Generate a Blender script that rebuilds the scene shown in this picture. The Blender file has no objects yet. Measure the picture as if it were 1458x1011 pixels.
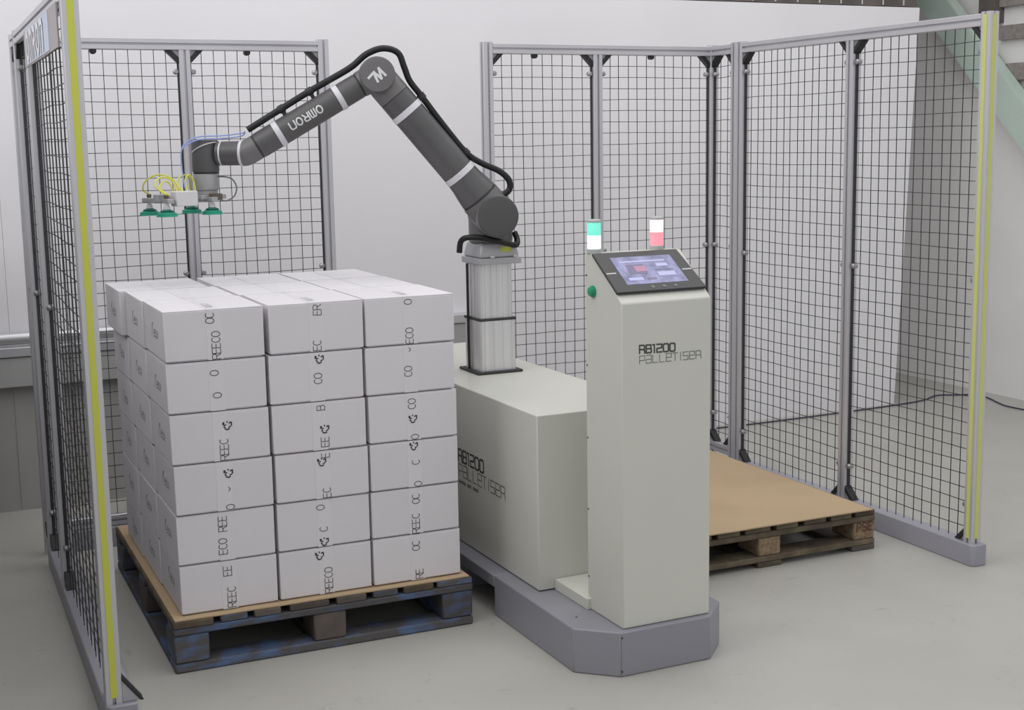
import bpy, bmesh, math, random
from mathutils import Vector, Matrix
random.seed(7)
S = bpy.context.scene
COL = S.collection
PI = math.pi

# ------------------------------------------------------------------ camera
F_PX, PITCH, ROLL, YAW, CAM_H = 1949.13, 0.1532, -0.0164, 0.4337, 1.6286
fwd = Vector((math.sin(YAW)*math.cos(PITCH), math.cos(YAW)*math.cos(PITCH), -math.sin(PITCH)))
rt = Vector((math.cos(YAW), -math.sin(YAW), 0))
up = rt.cross(fwd)
r2 = rt*math.cos(ROLL) + up*math.sin(ROLL)
u2 = -rt*math.sin(ROLL) + up*math.cos(ROLL)
cam = bpy.data.cameras.new('camera')
cam.sensor_width = 36.0
cam.lens = F_PX/1458*36
cam.shift_x = -(736.63-729)/1458
cam.shift_y = (498.04-505.5)/1458
cam.clip_start = 0.05
co = bpy.data.objects.new('camera', cam)
M = Matrix((r2, u2, -fwd)).transposed().to_4x4()
M.translation = (0, 0, CAM_H)
co.matrix_world = M
COL.objects.link(co)
S.camera = co

# ------------------------------------------------------------------ world, lights, exposure
S.view_settings.view_transform = 'Standard'
S.view_settings.look = 'None'
S.view_settings.gamma = 1
S.view_settings.use_curve_mapping = False
S.view_settings.exposure = 0.0
w = bpy.data.worlds.new('world')
S.world = w
w.use_nodes = True
bg = w.node_tree.nodes['Background']
bg.inputs[0].default_value = (0.95, 0.96, 1.0, 1)
bg.inputs[1].default_value = 0.68


def area(name, loc, sx, sy, power, color=(1, 1, 1), rot=(0, 0, 0)):
    l = bpy.data.lights.new(name, 'AREA')
    l.shape = 'RECTANGLE'
    l.size, l.size_y, l.energy, l.color = sx, sy, power, color
    o = bpy.data.objects.new(name, l)
    o.location = loc
    o.rotation_euler = rot
    COL.objects.link(o)
    return o


area('ceiling_lamp', (2.9, 4.5, 4.6), 5.0, 2.0, 56, (1, 0.985, 0.96))
area('ceiling_lamp', (-2.2, 3.6, 4.2), 3.0, 3.0, 92, (1, 0.985, 0.97), (0, math.radians(-42), 0))
area('ceiling_lamp', (1.2, 1.4, 4.6), 4.0, 2.0, 35, (1, 0.985, 0.96))


# ------------------------------------------------------------------ materials
def mat(name, color, rough=0.5, metal=0.0, color2=None, scale=8.0, detail=4.0, lo=0.35, hi=0.7,
        bump=0.0, bscale=60.0, stretch=None, spec=0.5, emit=None, estr=0.0, trans=0.0, rand=0.0, coat=0.0):
    m = bpy.data.materials.new(name)
    m.use_nodes = True
    nt = m.node_tree
    N, L = nt.nodes, nt.links
    b = N['Principled BSDF']
    b.inputs['Base Color'].default_value = (*color, 1)
    b.inputs['Roughness'].default_value = rough
    b.inputs['Metallic'].default_value = metal
    b.inputs['Specular IOR Level'].default_value = spec
    b.inputs['Coat Weight'].default_value = coat
    b.inputs['Transmission Weight'].default_value = trans
    if emit:
        b.inputs['Emission Color'].default_value = (*emit, 1)
        b.inputs['Emission Strength'].default_value = estr
    tc = N.new('ShaderNodeTexCoord')
    vec = tc.outputs['Object']
    if stretch:
        mp = N.new('ShaderNodeMapping')
        mp.inputs['Scale'].default_value = stretch
        L.new(vec, mp.inputs['Vector'])
        vec = mp.outputs['Vector']
    last = None
    if color2:
        n = N.new('ShaderNodeTexNoise')
        n.inputs['Scale'].default_value = scale
        n.inputs['Detail'].default_value = detail
        L.new(vec, n.inputs['Vector'])
        mr = N.new('ShaderNodeMapRange')
        mr.inputs['From Min'].default_value = lo
        mr.inputs['From Max'].default_value = hi
        L.new(n.outputs['Fac'], mr.inputs['Value'])
        mx = N.new('ShaderNodeMix')
        mx.data_type = 'RGBA'
        mx.inputs[6].default_value = (*color, 1)
        mx.inputs[7].default_value = (*color2, 1)
        L.new(mr.outputs['Result'], mx.inputs[0])
        last = mx.outputs[2]
    if rand:
        oi = N.new('ShaderNodeObjectInfo')
        mr2 = N.new('ShaderNodeMapRange')
        mr2.inputs['To Min'].default_value = 1-rand
        mr2.inputs['To Max'].default_value = 1+rand
        L.new(oi.outputs['Random'], mr2.inputs['Value'])
        hs = N.new('ShaderNodeHueSaturation')
        if last:
            L.new(last, hs.inputs['Color'])
        else:
            hs.inputs['Color'].default_value = (*color, 1)
        L.new(mr2.outputs['Result'], hs.inputs['Value'])
        last = hs.outputs['Color']
    if last:
        L.new(last, b.inputs['Base Color'])
    if bump:
        n2 = N.new('ShaderNodeTexNoise')
        n2.inputs['Scale'].default_value = bscale
        n2.inputs['Detail'].default_value = 5
        L.new(vec, n2.inputs['Vector'])
        bp = N.new('ShaderNodeBump')
        bp.inputs['Strength'].default_value = bump
        bp.inputs['Distance'].default_value = 0.004
        L.new(n2.outputs['Fac'], bp.inputs['Height'])
        L.new(bp.outputs['Normal'], b.inputs['Normal'])
    return m


MT = {}
MT['wall'] = mat('white_wall_paint', (0.845, 0.832, 0.858), 0.6, color2=(0.815, 0.802, 0.828), scale=1.3)
MT['wall_side'] = mat('side_wall_paint', (0.86, 0.845, 0.835), 0.7, color2=(0.83, 0.815, 0.805), scale=3, bump=0.2, bscale=14)
MT['shade_wall'] = mat('shade_wall_grey', (0.10, 0.10, 0.10), 0.7, color2=(0.13, 0.13, 0.13), scale=3)
MT['dark_deck'] = mat('brown_deck', (0.10, 0.085, 0.078), 0.8, color2=(0.15, 0.13, 0.12), scale=10)
MT['cladding'] = mat('brown_rail', (0.22, 0.195, 0.18), 0.8, color2=(0.33, 0.30, 0.28), scale=30, lo=0.3, hi=0.75)
MT['grey_panel'] = mat('grey_panel', (0.38, 0.375, 0.365), 0.5, color2=(0.34, 0.335, 0.33), scale=2)
MT['trunk'] = mat('grey_trunking', (0.40, 0.40, 0.395), 0.45)
MT['silver'] = mat('silver_pipe', (0.62, 0.62, 0.64), 0.35, metal=0.7)
MT['alu'] = mat('anodised_aluminium', (0.63, 0.62, 0.65), 0.42, metal=0.55, color2=(0.57, 0.56, 0.59), scale=3, stretch=(1, 1, 0.2))
MT['alu_col'] = mat('brushed_aluminium', (0.72, 0.715, 0.72), 0.38, metal=0.6, color2=(0.64, 0.635, 0.64), scale=40, stretch=(1, 1, 0.02))
MT['black'] = mat('black_plastic', (0.018, 0.018, 0.02), 0.5)
MT['wire'] = mat('black_wire', (0.035, 0.033, 0.036), 0.5)
MT['yellow'] = mat('yellow_strip', (0.60, 0.63, 0.085), 0.5)
MT['pale_yellow'] = mat('pale_yellow_strip', (0.60, 0.63, 0.20), 0.5)
MT['base_grey'] = mat('grey_powder_coat', (0.34, 0.335, 0.38), 0.45, color2=(0.31, 0.305, 0.345), scale=3)
MT['plinth'] = mat('plinth_powder_coat', (0.275, 0.273, 0.308), 0.42, color2=(0.258, 0.256, 0.288), scale=2.5, bump=0.05, bscale=300)
MT['cream'] = mat('cream_powder_coat', (0.62, 0.62, 0.56), 0.38, color2=(0.60, 0.60, 0.545), scale=2.0, bump=0.04, bscale=400)
MT['arm'] = mat('dark_grey_casing', (0.098, 0.094, 0.097), 0.42, color2=(0.085, 0.082, 0.085), scale=5)
MT['joint'] = mat('mid_grey_casing', (0.155, 0.15, 0.153), 0.42, color2=(0.14, 0.135, 0.138), scale=5)
MT['cap'] = mat('cap_grey', (0.075, 0.076, 0.076), 0.5)
MT['seam'] = mat('dark_seam', (0.035, 0.034, 0.036), 0.6)
MT['band'] = mat('light_band', (0.66, 0.65, 0.69), 0.4)
MT['lt_grey'] = mat('light_grey_casting', (0.43, 0.43, 0.45), 0.4, metal=0.3)
MT['flange'] = mat('flange_metal', (0.42, 0.42, 0.425), 0.45, metal=0.4)
MT['conduit'] = mat('black_conduit', (0.012, 0.012, 0.013), 0.4, spec=0.4)
MT['white_part'] = mat('white_block', (0.68, 0.67, 0.68), 0.45)
MT['cup'] = mat('green_rubber', (0.02, 0.34, 0.21), 0.5)
MT['cup_dark'] = mat('dark_green_rubber', (0.012, 0.16, 0.11), 0.5)
MT['tube_yellow'] = mat('yellow_air_hose', (0.72, 0.70, 0.10), 0.35)
MT['tube_blue'] = mat('blue_air_hose', (0.30, 0.38, 0.75), 0.35)
MT['cable_grey'] = mat('grey_cable', (0.16, 0.16, 0.17), 0.5)
MT['lt_cable'] = mat('light_cable', (0.55, 0.54, 0.54), 0.5)
MT['brass'] = mat('fitting_brown', (0.16, 0.13, 0.10), 0.4, metal=0.5)
MT['carton'] = mat('white_carton', (0.735, 0.71, 0.742), 0.62, color2=(0.71, 0.685, 0.717), scale=3, bump=0.03, bscale=20, rand=0.025)
MT['tape'] = mat('white_tape', (0.747, 0.722, 0.753), 0.4)
MT['ink'] = mat('black_ink', (0.03, 0.03, 0.033), 0.6)
MT['ink_soft'] = mat('grey_ink', (0.17, 0.165, 0.17), 0.6)
MT['ink_text'] = mat('dark_lettering', (0.055, 0.055, 0.055), 0.5)
MT['ink_text2'] = mat('grey_lettering', (0.13, 0.13, 0.125), 0.5)
MT['white_print'] = mat('white_print', (0.72, 0.71, 0.72), 0.5)
MT['sheet'] = mat('brown_slip_sheet', (0.50, 0.37, 0.225), 0.75, color2=(0.45, 0.33, 0.20), scale=2.5, bump=0.05, bscale=90)
MT['wood_blue'] = mat('blue_worn_wood', (0.088, 0.083, 0.085), 0.85, color2=(0.09, 0.135, 0.245), scale=11, detail=8, lo=0.46, hi=0.64, bump=0.6, bscale=40, rand=0.3, stretch=(1, 1, 2.5))
MT['wood_dark'] = mat('dark_worn_wood', (0.085, 0.07, 0.065), 0.85, color2=(0.14, 0.115, 0.10), scale=9, bump=0.5, bscale=25, rand=0.25)
MT['wood_brown'] = mat('weathered_wood', (0.065, 0.052, 0.036), 0.85, color2=(0.165, 0.13, 0.085), scale=9, bump=0.5, bscale=25, rand=0.3, stretch=(1, 1, 1))
MT['chip_block'] = mat('chipboard_block', (0.30, 0.215, 0.13), 0.85, color2=(0.17, 0.12, 0.075), scale=60, lo=0.35, hi=0.65, bump=0.6, bscale=90, rand=0.15)
MT['stamp'] = mat('stamp_ink', (0.10, 0.04, 0.025), 0.7)
MT['button'] = mat('green_button', (0.015, 0.30, 0.15), 0.35)
MT['panel_black'] = mat('black_panel_frame', (0.022, 0.022, 0.024), 0.35)
MT['mint'] = mat('mint_green_paint', (0.52, 0.63, 0.565), 0.55, color2=(0.49, 0.60, 0.535), scale=4)
MT['sign_blue'] = mat('pale_blue_sign', (0.50, 0.55, 0.68), 0.4)
MT['sign_brown'] = mat('grey_brown_backing', (0.36, 0.33, 0.33), 0.5)
MT['floor_cable'] = mat('dark_blue_cable', (0.05, 0.055, 0.09), 0.5)
MT['rubber'] = mat('black_seal', (0.03, 0.03, 0.032), 0.6)
MT['bolt'] = mat('grey_bolt', (0.40, 0.40, 0.41), 0.35, metal=0.7)
MT['warn'] = mat('yellow_green_label', (0.55, 0.60, 0.10), 0.5)
MT['lamp_clear'] = mat('lamp_cap', (0.45, 0.47, 0.47), 0.3)
MT['green_hi'] = mat('green_lens_lit', (0.25, 0.75, 0.62), 0.3, emit=(0.10, 0.78, 0.58), estr=0.55)
MT['green_lo'] = mat('green_lens_core', (0.75, 0.9, 0.85), 0.3, emit=(0.80, 1.0, 0.93), estr=0.72)
MT['red_hi'] = mat('red_lens_core', (0.95, 0.75, 0.75), 0.3, emit=(1.0, 0.68, 0.66), estr=0.78)
MT['red_lo'] = mat('red_lens_lit', (0.9, 0.35, 0.40), 0.3, emit=(1.0, 0.24, 0.30), estr=0.6)

# screen: lit, bluish, mottled
m = mat('lit_screen', (0.05, 0.05, 0.09), 0.15)
nt = m.node_tree
b = nt.nodes['Principled BSDF']
tc = nt.nodes.new('ShaderNodeTexCoord')
vz = nt.nodes.new('ShaderNodeTexNoise')
vz.inputs['Scale'].default_value = 28
vz.inputs['Detail'].default_value = 3
cr = nt.nodes.new('ShaderNodeValToRGB')
cr.color_ramp.elements[0].position = 0.32
cr.color_ramp.elements[0].color = (0.11, 0.11, 0.24, 1)
cr.color_ramp.elements[1].position = 0.68
cr.color_ramp.elements[1].color = (0.34, 0.34, 0.62, 1)
nt.links.new(tc.outputs['Object'], vz.inputs['Vector'])
nt.links.new(vz.outputs['Fac'], cr.inputs['Fac'])
nt.links.new(cr.outputs['Color'], b.inputs['Emission Color'])
b.inputs['Emission Strength'].default_value = 0.75
MT['screen'] = m
MT['screen_lt'] = mat('screen_pale_item', (0.2, 0.2, 0.3), 0.3, emit=(0.42, 0.42, 0.70), estr=0.7)
MT['screen_dk'] = mat('screen_dark_item', (0.05, 0.05, 0.1), 0.3, emit=(0.16, 0.13, 0.22), estr=0.7)
MT['screen_red'] = mat('screen_mauve_item', (0.2, 0.1, 0.15), 0.3, emit=(0.34, 0.17, 0.27), estr=0.7)

# painted concrete floor: pale grey-green, faint stains and scuffs
m = mat('painted_concrete', (0.46, 0.455, 0.425), 0.42, bump=0.05, bscale=9)
nt = m.node_tree
N, L = nt.nodes, nt.links
b = N['Principled BSDF']
tc = N.new('ShaderNodeTexCoord')
n1 = N.new('ShaderNodeTexNoise'); n1.inputs['Scale'].default_value = 1.6; n1.inputs['Detail'].default_value = 6
n2 = N.new('ShaderNodeTexNoise'); n2.inputs['Scale'].default_value = 11; n2.inputs['Detail'].default_value = 8; n2.inputs['Distortion'].default_value = 1.2
L.new(tc.outputs['Object'], n1.inputs['Vector']); L.new(tc.outputs['Object'], n2.inputs['Vector'])
c1 = N.new('ShaderNodeValToRGB')
c1.color_ramp.elements[0].position = 0.3; c1.color_ramp.elements[0].color = (0.425, 0.413, 0.378, 1)
c1.color_ramp.elements[1].position = 0.7; c1.color_ramp.elements[1].color = (0.482, 0.472, 0.438, 1)
c2 = N.new('ShaderNodeValToRGB')
c2.color_ramp.elements[0].position = 0.64; c2.color_ramp.elements[0].color = (1, 1, 1, 1)
c2.color_ramp.elements[1].position = 0.76; c2.color_ramp.elements[1].color = (0.86, 0.855, 0.84, 1)
mx = N.new('ShaderNodeMix'); mx.data_type = 'RGBA'; mx.blend_type = 'MULTIPLY'; mx.inputs[0].default_value = 1
L.new(n1.outputs['Fac'], c1.inputs['Fac']); L.new(n2.outputs['Fac'], c2.inputs['Fac'])
L.new(c1.outputs['Color'], mx.inputs[6]); L.new(c2.outputs['Color'], mx.inputs[7])
mp = N.new('ShaderNodeMapping'); mp.inputs['Scale'].default_value = (3.0, 15.0, 1.0); mp.inputs['Rotation'].default_value = (0, 0, 0.5)
n3 = N.new('ShaderNodeTexNoise'); n3.inputs['Scale'].default_value = 1.6; n3.inputs['Detail'].default_value = 3; n3.inputs['Roughness'].default_value = 0.6
L.new(tc.outputs['Object'], mp.inputs['Vector']); L.new(mp.outputs['Vector'], n3.inputs['Vector'])
c3 = N.new('ShaderNodeValToRGB')
c3.color_ramp.elements[0].position = 0.69; c3.color_ramp.elements[0].color = (1, 1, 1, 1)
c3.color_ramp.elements[1].position = 0.74; c3.color_ramp.elements[1].color = (0.80, 0.79, 0.78, 1)
mx2 = N.new('ShaderNodeMix'); mx2.data_type = 'RGBA'; mx2.blend_type = 'MULTIPLY'; mx2.inputs[0].default_value = 1
L.new(n3.outputs['Fac'], c3.inputs['Fac'])
L.new(mx.outputs[2], mx2.inputs[6]); L.new(c3.outputs['Color'], mx2.inputs[7])
L.new(mx2.outputs[2], b.inputs['Base Color'])
MT['floor'] = m


# ------------------------------------------------------------------ mesh helpers
class MB:
    """collects shapes given in world space and links them as one mesh"""
    def __init__(self):
        self.v, self.f = [], []

    def add(self, vs, fs):
        o = len(self.v)
        self.v += [Vector(p) for p in vs]
        self.f += [[i+o for i in f] for f in fs]
        return self

    def box(self, x0, x1, y0, y1, z0, z1):
        vs = [(x, y, z) for z in (z0, z1) for y in (y0, y1) for x in (x0, x1)]
        return self.add(vs, [(0, 2, 3, 1), (4, 5, 7, 6), (0, 1, 5, 4), (2, 6, 7, 3), (0, 4, 6, 2), (1, 3, 7, 5)])

    def obox(self, c, ax, ay, az):
        """box from centre and three half-axis vectors"""
        c, ax, ay, az = map(Vector, (c, ax, ay, az))
        vs = [c+ax*i+ay*j+az*k for k in (-1, 1) for j in (-1, 1) for i in (-1, 1)]
        return self.add(vs, [(0, 2, 3, 1), (4, 5, 7, 6), (0, 1, 5, 4), (2, 6, 7, 3), (0, 4, 6, 2), (1, 3, 7, 5)])

    def prism(self, poly, ext):
        """closed polygon of 3D points swept by vector ext"""
        p = [Vector(q) for q in poly]
        e = Vector(ext)
        n = len(p)
        nrm = sum(((p[i]-p[0]).cross(p[(i+1) % n]-p[0]) for i in range(1, n)), Vector())
        if nrm.dot(e) > 0:
            p.reverse()
        vs = p+[q+e for q in p]
        fs = [list(range(n)), list(range(2*n-1, n-1, -1))]
        fs += [[i, i+n, (i+1) % n+n, (i+1) % n] for i in range(n)]
        fs = [f if k < 2 else f[::-1] for k, f in enumerate(fs)]
        fs[0], fs[1] = fs[0], fs[1]
        return self.add(vs, fs)

    def lathe(self, p0, axis, prof, seg=32, cap=True):
        """profile [(t, r)] turned round axis from p0"""
        p0, a = Vector(p0), Vector(axis).normalized()
        x = a.orthogonal().normalized()
        y = a.cross(x)
        vs, fs = [], []
        for t, r in prof:
            for k in range(seg):
                g = 2*PI*k/seg
                vs.append(p0+a*t+(x*math.cos(g)+y*math.sin(g))*r)
        for i in range(len(prof)-1):
            for k in range(seg):
                k2 = (k+1) % seg
                fs.append((i*seg+k, i*seg+k2, (i+1)*seg+k2, (i+1)*seg+k))
        if cap:
            fs.append(list(range(seg))[::-1])
            fs.append([(len(prof)-1)*seg+k for k in range(seg)])
        return self.add(vs, fs)

    def cyl(self, p0, p1, r0, r1=None, seg=24):
        a = Vector(p1)-Vector(p0)
        return self.lathe(p0, a, [(0, r0), (a.length, r0 if r1 is None else r1)], seg)

    def tube(self, pts, r, seg=10, smooth=4):
        """round tube along a smoothed path"""
        P = [Vector(p) for p in pts]
        if smooth > 1 and len(P) > 2:
            Q = []
            for i in range(len(P)-1):
                a = P[max(i-1, 0)]; b_ = P[i]; c = P[i+1]; d = P[min(i+2, len(P)-1)]
                for k in range(smooth):
                    t = k/smooth
                    Q.append(0.5*((2*b_)+(-a+c)*t+(2*a-5*b_+4*c-d)*t*t+(-a+3*b_-3*c+d)*t**3))
            Q.append(P[-1])
            P = Q
        n = len(P)
        vs, fs = [], []
        t0 = (P[1]-P[0]).normalized()
        x = t0.orthogonal().normalized()
        for i in range(n):
            t = (P[min(i+1, n-1)]-P[max(i-1, 0)]).normalized()
            x = (x-t*x.dot(t)).normalized()
            y = t.cross(x)
            rr = r[i] if isinstance(r, (list, tuple)) else r
            for k in range(seg):
                g = 2*PI*k/seg
                vs.append(P[i]+(x*math.cos(g)+y*math.sin(g))*rr)
        for i in range(n-1):
            for k in range(seg):
                k2 = (k+1) % seg
                fs.append((i*seg+k, i*seg+k2, (i+1)*seg+k2, (i+1)*seg+k))
        fs.append(list(range(seg))[::-1])
        fs.append([(n-1)*seg+k for k in range(seg)])
        return self.add(vs, fs)

    def mesh(self, name, material, origin=(0, 0, 0), rot=0.0, smooth=True, angle=35):
        me = bpy.data.meshes.new(name)
        o = Vector(origin)
        me.from_pydata([p-o for p in self.v], [], self.f)
        me.update()
        bm = bmesh.new()
        bm.from_mesh(me)
        bmesh.ops.recalc_face_normals(bm, faces=bm.faces)
        bm.to_mesh(me)
        bm.free()
        me.materials.append(material)
        if smooth:
            me.polygons.foreach_set('use_smooth', [True]*len(me.polygons))
            me.set_sharp_from_angle(angle=math.radians(angle))
        return me

    def build(self, name, material, parent=None, bevel=0.0, seg=2, smooth=True, angle=35):
        """parent: a thing; the mesh is stored relative to the thing's origin"""
        org = parent['_o'] if parent else (0, 0, 0)
        me = self.mesh(name, MT[material], org, 0, smooth, angle)
        o = bpy.data.objects.new(name, me)
        COL.objects.link(o)
        if parent:
            o.parent = parent
            o['_o'] = list(org)
        else:
            o['_o'] = [0, 0, 0]
        if bevel:
            md = o.modifiers.new('bevel', 'BEVEL')
            md.width = bevel
            md.segments = seg
            md.limit_method = 'ANGLE'
            md.angle_limit = math.radians(40)
        return o


def tag(o, label=None, cat=None, group=None, kind=None):
    if label: o['label'] = label
    if cat: o['category'] = cat
    if group: o['group'] = group
    if kind: o['kind'] = kind
    return o


def thing(name, label, cat, org, rz=0.0, group=None):
    o = bpy.data.objects.new(name, None)
    o.empty_display_size = 0.1
    o.location = org
    o.rotation_euler = (0, 0, rz)
    o['_o'] = list(org)
    COL.objects.link(o)
    return tag(o, label, cat, group)


def put(name, me, parent, loc=(0, 0, 0), rz=0.0, label=None):
    o = bpy.data.objects.new(name, me)
    COL.objects.link(o)
    o.location = loc
    o.rotation_euler = (0, 0, rz)
    if parent:
        o.parent = parent
    if label:
        o['label'] = label
    return o


# ------------------------------------------------------------------ stroke lettering
GL = {  # squared technical letters, unit cell width 0.75, height 1
    'R': [[(0, 0), (0, 1), (.62, 1), (.74, .88), (.74, .58), (.62, .46), (0, .46)], [(.55, .46), (.76, .30), (.76, 0)]],
    'B': [[(0, 0), (0, 1), (.62, 1), (.7, .9), (.7, .6), (.62, .52), (0, .52)], [(.62, .52), (.75, .42), (.75, .1), (.65, 0), (0, 0)]],
    '1': [[(0, 1), (.22, 1), (.22, 0)]],
    '2': [[(0, 1), (.75, 1), (.75, .55), (0, .45), (0, 0), (.75, 0)]],
    '0': [[(.12, 0), (0, .12), (0, .88), (.12, 1), (.63, 1), (.75, .88), (.75, .12), (.63, 0), (.12, 0), (0, .12)]],
    'P': [[(0, 0), (0, 1), (.75, 1), (.75, .42), (.0, .42)]],
    'A': [[(0, 1), (.75, 1), (.75, 0), (0, 0), (0, .5), (.75, .5)]],
    'L': [[(0, 1), (0, 0), (.7, 0)]],
    'E': [[(.75, 0), (0, 0), (0, 1), (.75, 1), (.75, .5), (0, .5)]],
    'T': [[(-.05, 1), (.75, 1)], [(.35, 1), (.35, 0)]],
    'I': [[(.15, 1), (.15, 0)]],
    'S': [[(.75, 1), (0, 1), (0, .5), (.75, .5), (.75, 0), (0, 0)]],
}
GW = {'1': .35, 'I': .32, 'L': .78, 'T': .8}
RD = [(.38+.37*math.cos(a), .5+.5*math.sin(a)) for a in [2*PI*k/14 for k in range(15)]]
CC = [(.38+.37*math.cos(a), .5+.5*math.sin(a)) for a in [PI*.28+1.45*PI*k/11 for k in range(12)]]
GR = {  # plain capitals as printed on the cartons
    'R': [[(0, 0), (0, 1), (.5, 1), (.66, .88), (.66, .62), (.5, .5), (0, .5)], [(.38, .5), (.7, 0)]],
    'E': [[(.62, 0), (0, 0), (0, 1), (.62, 1)], [(0, .52), (.52, .52)]],
    'C': [CC], 'O': [RD],
    'G': [CC+[(.75, .45), (.45, .45)]],
    'B': [[(0, 0), (0, 1), (.5, 1), (.64, .88), (.64, .64), (.5, .52), (0, .52)], [(.5, .52), (.7, .4), (.7, .14), (.5, 0), (0, 0)]],
    'P': [[(0, 0), (0, 1), (.55, 1), (.68, .86), (.68, .6), (.55, .46), (0, .46)]],
    'S': [[(.68, .9), (.5, 1), (.18, 1), (.02, .86), (.02, .64), (.18, .53), (.52, .47), (.68, .36), (.68, .14), (.5, 0), (.18, 0), (0, .1)]],
    'v': [[(.1, .62), (.38, .4), (.66, .62)]],
    'M': [[(0, 0), (0, .8), (.12, 1), (.63, 1), (.75, .8), (.75, 0)], [(.375, 1), (.375, 0)]],
    'N': [[(0, 0), (0, .8), (.12, 1), (.63, 1), (.75, .8), (.75, 0)]],
    'r': [[(.05, 0), (.05, 1)], [(.05, .5), (.2, .95), (.5, 1)]],
    '*': [[(.72, .92), (.92, .92)], [(.72, .84), (.92, .84)], [(.98, .5), (1.04, .5)], [(.55, .05), (.92, .05)], [(.86, .26), (.94, .14)], [(.42, .82), (.32, .72)], [(.15, .70), (.07, .5)], [(.07, .5), (.15, .30)], [(.35, .30), (.42, .18)], [(.66, .66), (.60, .76)]],
    'e': [[(.05, .3), (.6, .36), (.5, .6), (.2, .58), (.05, .3), (.2, .02), (.6, .1)]],
    'c': [[(.55, .52), (.3, .6), (.08, .3), (.25, .02), (.6, .1)]],
    'o': [[(.3, .6), (.08, .3), (.3, 0), (.55, .3), (.3, .6)]],
}


def lettering(mb, text, org, right, upv, h, th, gl=GL, gap=.28, wfac=1.0, shear=0.0, lift=0.0005):
    """flat strokes, org = lower left of the text, h = letter height"""
    org, R_, U_ = Vector(org), Vector(right).normalized(), Vector(upv).normalized()
    nrm = R_.cross(U_)
    x = 0.0
    for ch in text:
        if ch == ' ':
            x += .6*wfac
            continue
        for line in gl[ch]:
            pts = [Vector(((x+a*wfac+shear*b_)*h, b_*h)) for a, b_ in line]
            for i in range(len(pts)-1):
                a, b_ = pts[i], pts[i+1]
                d = b_-a
                if d.length < 1e-6:
                    continue
                d.normalize()
                s = Vector((-d.y, d.x))*th*.5
                e = d*th*.5
                q = [a-e-s, b_+e-s, b_+e+s, a-e+s]
                lift += 1.5e-5
                mb.add([org+R_*p.x+U_*p.y+nrm*lift for p in q], [(0, 1, 2, 3)])
        x += (GW.get(ch, .75) if gl is GL else .78)*wfac+gap
    return x*h


# ------------------------------------------------------------------ setting
def struct(mb, name, material, bevel=0.0, parent=None):
    o = mb.build(name, material, parent, bevel=bevel)
    o['kind'] = 'structure'
    return o


struct(MB().box(-6, 9, -3, 11, -0.12, 0), 'floor', 'floor')
YB = 6.436
# white back wall, its right end free-standing and slightly raked
wb = MB()
wb.prism([(0.49, YB, 0), (5.49, YB, 0), (5.605, YB, 2.344), (0.49, YB, 2.344)], (0, .08, 0))
wall = struct(wb, 'wall_back', 'wall')
wl = MB().box(-4.5, 0.4888, YB, YB+.08, 0, 2.344).build('wall_panel', 'wall', wall)
struct(MB().box(6.24, 6.36, 1.5, 10.5, 0, 3.2), 'wall_right', 'wall_side')
struct(MB().box(-0.22, -0.14, 1.0, YB-.08, 0, 1.55), 'shade_wall_left', 'shade_wall')  # added low wall out of view, shades the floor on the left
struct(MB().box(5.0, 6.24, 6.62, 9.2, 2.75, 2.85), 'recess_shade_slab', 'grey_panel')  # unseen slab added over the recess to keep light out of it
struct(MB().box(-4.5, 6.24, 9.2, 9.3, 0, 3.2), 'wall_far', 'wall_side')
# brown deck edge above the back wall, with pale studs
dk = struct(MB().box(-4.5, 5.60, YB+.02, YB+.9, 2.350, 2.60), 'trim_1', 'dark_deck')
st = MB().box(-.004, .004, -.004, 0, 0, .17).mesh('stud', MT['lt_cable'])
for k in range(34):
    put('stud', st, dk, (0.55+k*.15, YB+.02, 2.356))
# cladding rails on the upper right wall, with a column stub
struct(MB().box(6.20, 6.24, 3.0, 6.42, 2.165, 2.25), 'trim_2', 'cladding')
struct(MB().box(6.20, 6.24, 3.0, 6.42, 1.925, 2.025), 'trim_3', 'cladding')
struct(MB().box(6.20, 6.24, 3.0, 6.42, 2.36, 2.50), 'trim_4', 'cladding')
struct(MB().box(6.16, 6.24, 6.42, 6.55, 2.27, 3.0), 'trim_5', 'dark_deck')
# grey dado below the service trunking on the left half of the back wall
dado = struct(MB().box(-4.5, 2.66, YB-.025, YB, 0, .57), 'trim_6', 'grey_panel')
MB().box(0.487, 0.492, YB-.029, YB-.0255, 0.02, .56).build('joint_strip', 'trunk', dado)

tr = thing('wall_trunking', 'grey service trunking with a round silver pipe above it along the white back wall', 'trunking', (2.68, YB, .56))
MB().box(-4.5, 2.68, YB-.07, YB, .572, .705).build('trunking_body', 'trunk', tr, bevel=.004)
MB().box(-4.5, 2.69, YB-.078, YB, .708, .752).build('trunking_lid', 'silver', tr, bevel=.004)
MB().cyl((-4.5, YB-.06, .79), (2.2, YB-.06, .79), .028).build('pipe', 'silver', tr)

# mint green brace in front of the right wall
br = thing('steel_brace', 'pale green diagonal steel brace at upper right in front of the side wall', 'beam', (6.12, 5.9, 1.2))
p0, p1 = Vector((6.12, 7.35, 2.86)), Vector((6.12, 5.35, .90))
dv = (p1-p0).normalized()
nv = Vector((1, 0, 0)).cross(dv).normalized()
ln = (p1-p0).length
mid = (p0+p1)/2
MB().obox(mid, dv*ln/2, nv*.094, (0.006, 0, 0)).build('web', 'mint', br, bevel=.002)
for s in (-1, 1):
    MB().obox(mid+nv*.094*s+Vector((.035, 0, 0)), dv*ln/2, nv*.005, (.04, 0, 0)).build('flange', 'mint', br)
MB().obox(p1+Vector((.05, 0, -.45)), (.06, 0, 0), (0, .07, 0), (0, 0, .50)).build('footing', 'mint', br)

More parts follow.
